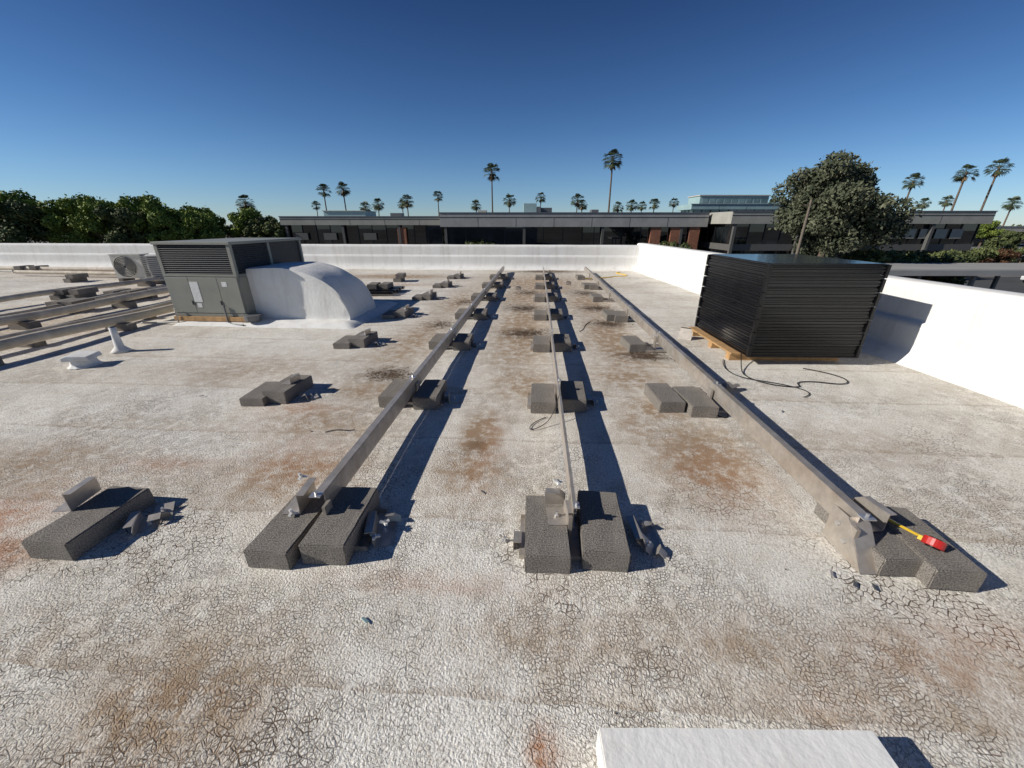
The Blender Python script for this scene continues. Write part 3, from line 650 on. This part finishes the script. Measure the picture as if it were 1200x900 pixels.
def palm_meshes(seed):
    rnd=random.Random(seed); b=B()
    for i in range(46):
        az=rnd.uniform(0,6.283); el=rnd.uniform(-.75,1.35); m='palmleaf'
        d=Vector((math.cos(az)*math.cos(el),math.sin(az)*math.cos(el),math.sin(el)))
        L_=rnd.uniform(.45,.62); base=Vector((0,0,-.05)); tip=base+d*L_; tip.z-=.05
        b.tube('petioles',m,[base,tip],[.012,.008],3,caps=False)
        side=d.cross(Vector((0,0,1))).normalized(); nrm=side.cross(d)
        k=9; fr=rnd.uniform(.38,.5)
        for j in range(k):
            a=(j-(k-1)/2)*.30
            def pt(ang,rad,droop): 
                v=tip+(d*math.cos(ang)+side*math.sin(ang))*rad; v.z-=droop*rad; v+=nrm*abs(math.sin(ang))*rad*.2; return v
            b.add('leaves',m,[tip,pt(a-.13,fr*.6,.1),pt(a,fr,.42),pt(a+.13,fr*.6,.1)],[(0,1,2,3)])
    for i in range(26):
        az=rnd.uniform(0,6.283); el=rnd.uniform(-1.45,-.95); d=Vector((math.cos(az)*math.cos(el),math.sin(az)*math.cos(el),math.sin(el)))
        side=d.cross(Vector((0,0,1))).normalized(); base=Vector((0,0,-.12)); L_=rnd.uniform(.5,.9)
        b.add('dead_skirt','palmdead',[base,base+d*L_*.7+side*.1,base+d*L_,base+d*L_*.7-side*.1],[(0,1,2,3)])
    return b.meshes('palm_crown%d'%seed)
pm=[palm_meshes(i) for i in range(4)]
palms=[(23.5,103,15.4,2.7),(-5.3,113.6,14.1,2.7),(107.8,97,13.1,2.4),(100.5,96.5,11.9,2.3),(93.6,101,10.7,2.2),(-58.8,134,11.3,2.5),(-52.7,134,11.5,2.6),(-62.5,99.5,6.1,2.3),(-35.5,143.8,8.65,2.7),(-28.9,166.7,11.6,2.5),(-.9,155,9.5,2.8),(12,177.6,11.7,2.6),(23.9,155,9.5,2.9),(59.3,176.6,9.3,2.8),(71.6,187.8,10.2,2.6),(-48.7,154.5,8.1,2.7),(-57.2,165,7.6,2.7),(-86.3,187,9.15,2.4),(-14,165,8.2,2.6),(139.2,143.5,7.9,2.3),(147,143.8,8.65,2.3),(142.8,154.5,8.4,2.3),(143.2,121.4,6.9,2.4),(35.8,143,6.8,2.2),(46.6,165,8.2,2.7),(94.7,154.3,7.8,2.6),(54,176,8.4,2.4),(26.5,160,8.2,2.4),(-44,170,8.8,2.2)]
for i,(x,y,z,r) in enumerate(palms):
    X_,Y_=site(x,y); root=bpy.data.objects.new('palm_tree',None); COL.objects.link(root); root.location=(X_,Y_,G); root.rotation_euler=(0,0,i*1.3)
    H=z-G; b=B(); lean=random.uniform(-.4,.4)
    tp=[(lean*(t**2-1),0,H*t) for t in (0,.05,.3,.6,.85,1)]
    b.tube('trunk','palmbark',tp,[.42,.30,.24,.2,.18,.2],8)
    for part,me in b.meshes('palm_trunk')+pm[i%4]:
        o=bpy.data.objects.new(part,me); COL.objects.link(o); o.parent=root
        if part!='trunk': o.location=(0,0,H); o.scale=(r,r,r)
# ================================================================ light, sky, camera
EL=30; dirv=Vector((math.cos(R(14))*math.cos(R(EL)),math.sin(R(14))*math.cos(R(EL)),-math.sin(R(EL))))
l=bpy.data.lights.new('sun','SUN'); l.energy=5.0; l.angle=R(.5); l.color=(1,.955,.88)
o=bpy.data.objects.new('sun',l); COL.objects.link(o); o.rotation_euler=dirv.to_track_quat('-Z','Y').to_euler()
w=bpy.data.worlds.new('World'); SC.world=w; w.use_nodes=True; nt=w.node_tree
sk=nt.nodes.new('ShaderNodeTexSky'); sk.sky_type='NISHITA'; sk.sun_disc=False; sk.sun_elevation=R(EL); sk.sun_rotation=R(256); sk.air_density=1.0; sk.dust_density=0; sk.ozone_density=4
tc=nt.nodes.new('ShaderNodeTexCoord'); sx=nt.nodes.new('ShaderNodeSeparateXYZ'); nt.links.new(tc.outputs['Generated'],sx.inputs[0])
rp=nt.nodes.new('ShaderNodeValToRGB'); e=rp.color_ramp.elements; e[0].position=0; e[0].color=(.47,.60,.82,1); e[1].position=.65; e[1].color=(.13,.21,.34,1)
x=e.new(.09); x.color=(.41,.54,.72,1); x=e.new(.19); x.color=(.30,.43,.60,1); x=e.new(.38); x.color=(.17,.26,.41,1)
nt.links.new(sx.outputs[2],rp.inputs[0])
mu=nt.nodes.new('ShaderNodeMixRGB'); mu.blend_type='MULTIPLY'; mu.inputs[0].default_value=1
nt.links.new(sk.outputs[0],mu.inputs[1]); nt.links.new(rp.outputs[0],mu.inputs[2])
bg=nt.nodes['Background']; bg.inputs['Strength'].default_value=.125
nt.links.new(mu.outputs[0],bg.inputs['Color'])
cam=bpy.data.cameras.new('camera'); co=bpy.data.objects.new('camera',cam); COL.objects.link(co); SC.camera=co
cam.sensor_width=36; cam.lens=13.53; cam.clip_start=.05; cam.clip_end=5000
co.location=(0,0,1.4); co.rotation_euler=(R(90-22.6),0,A)
SC.view_settings.view_transform='Standard'; SC.view_settings.look='None'; SC.view_settings.exposure=0
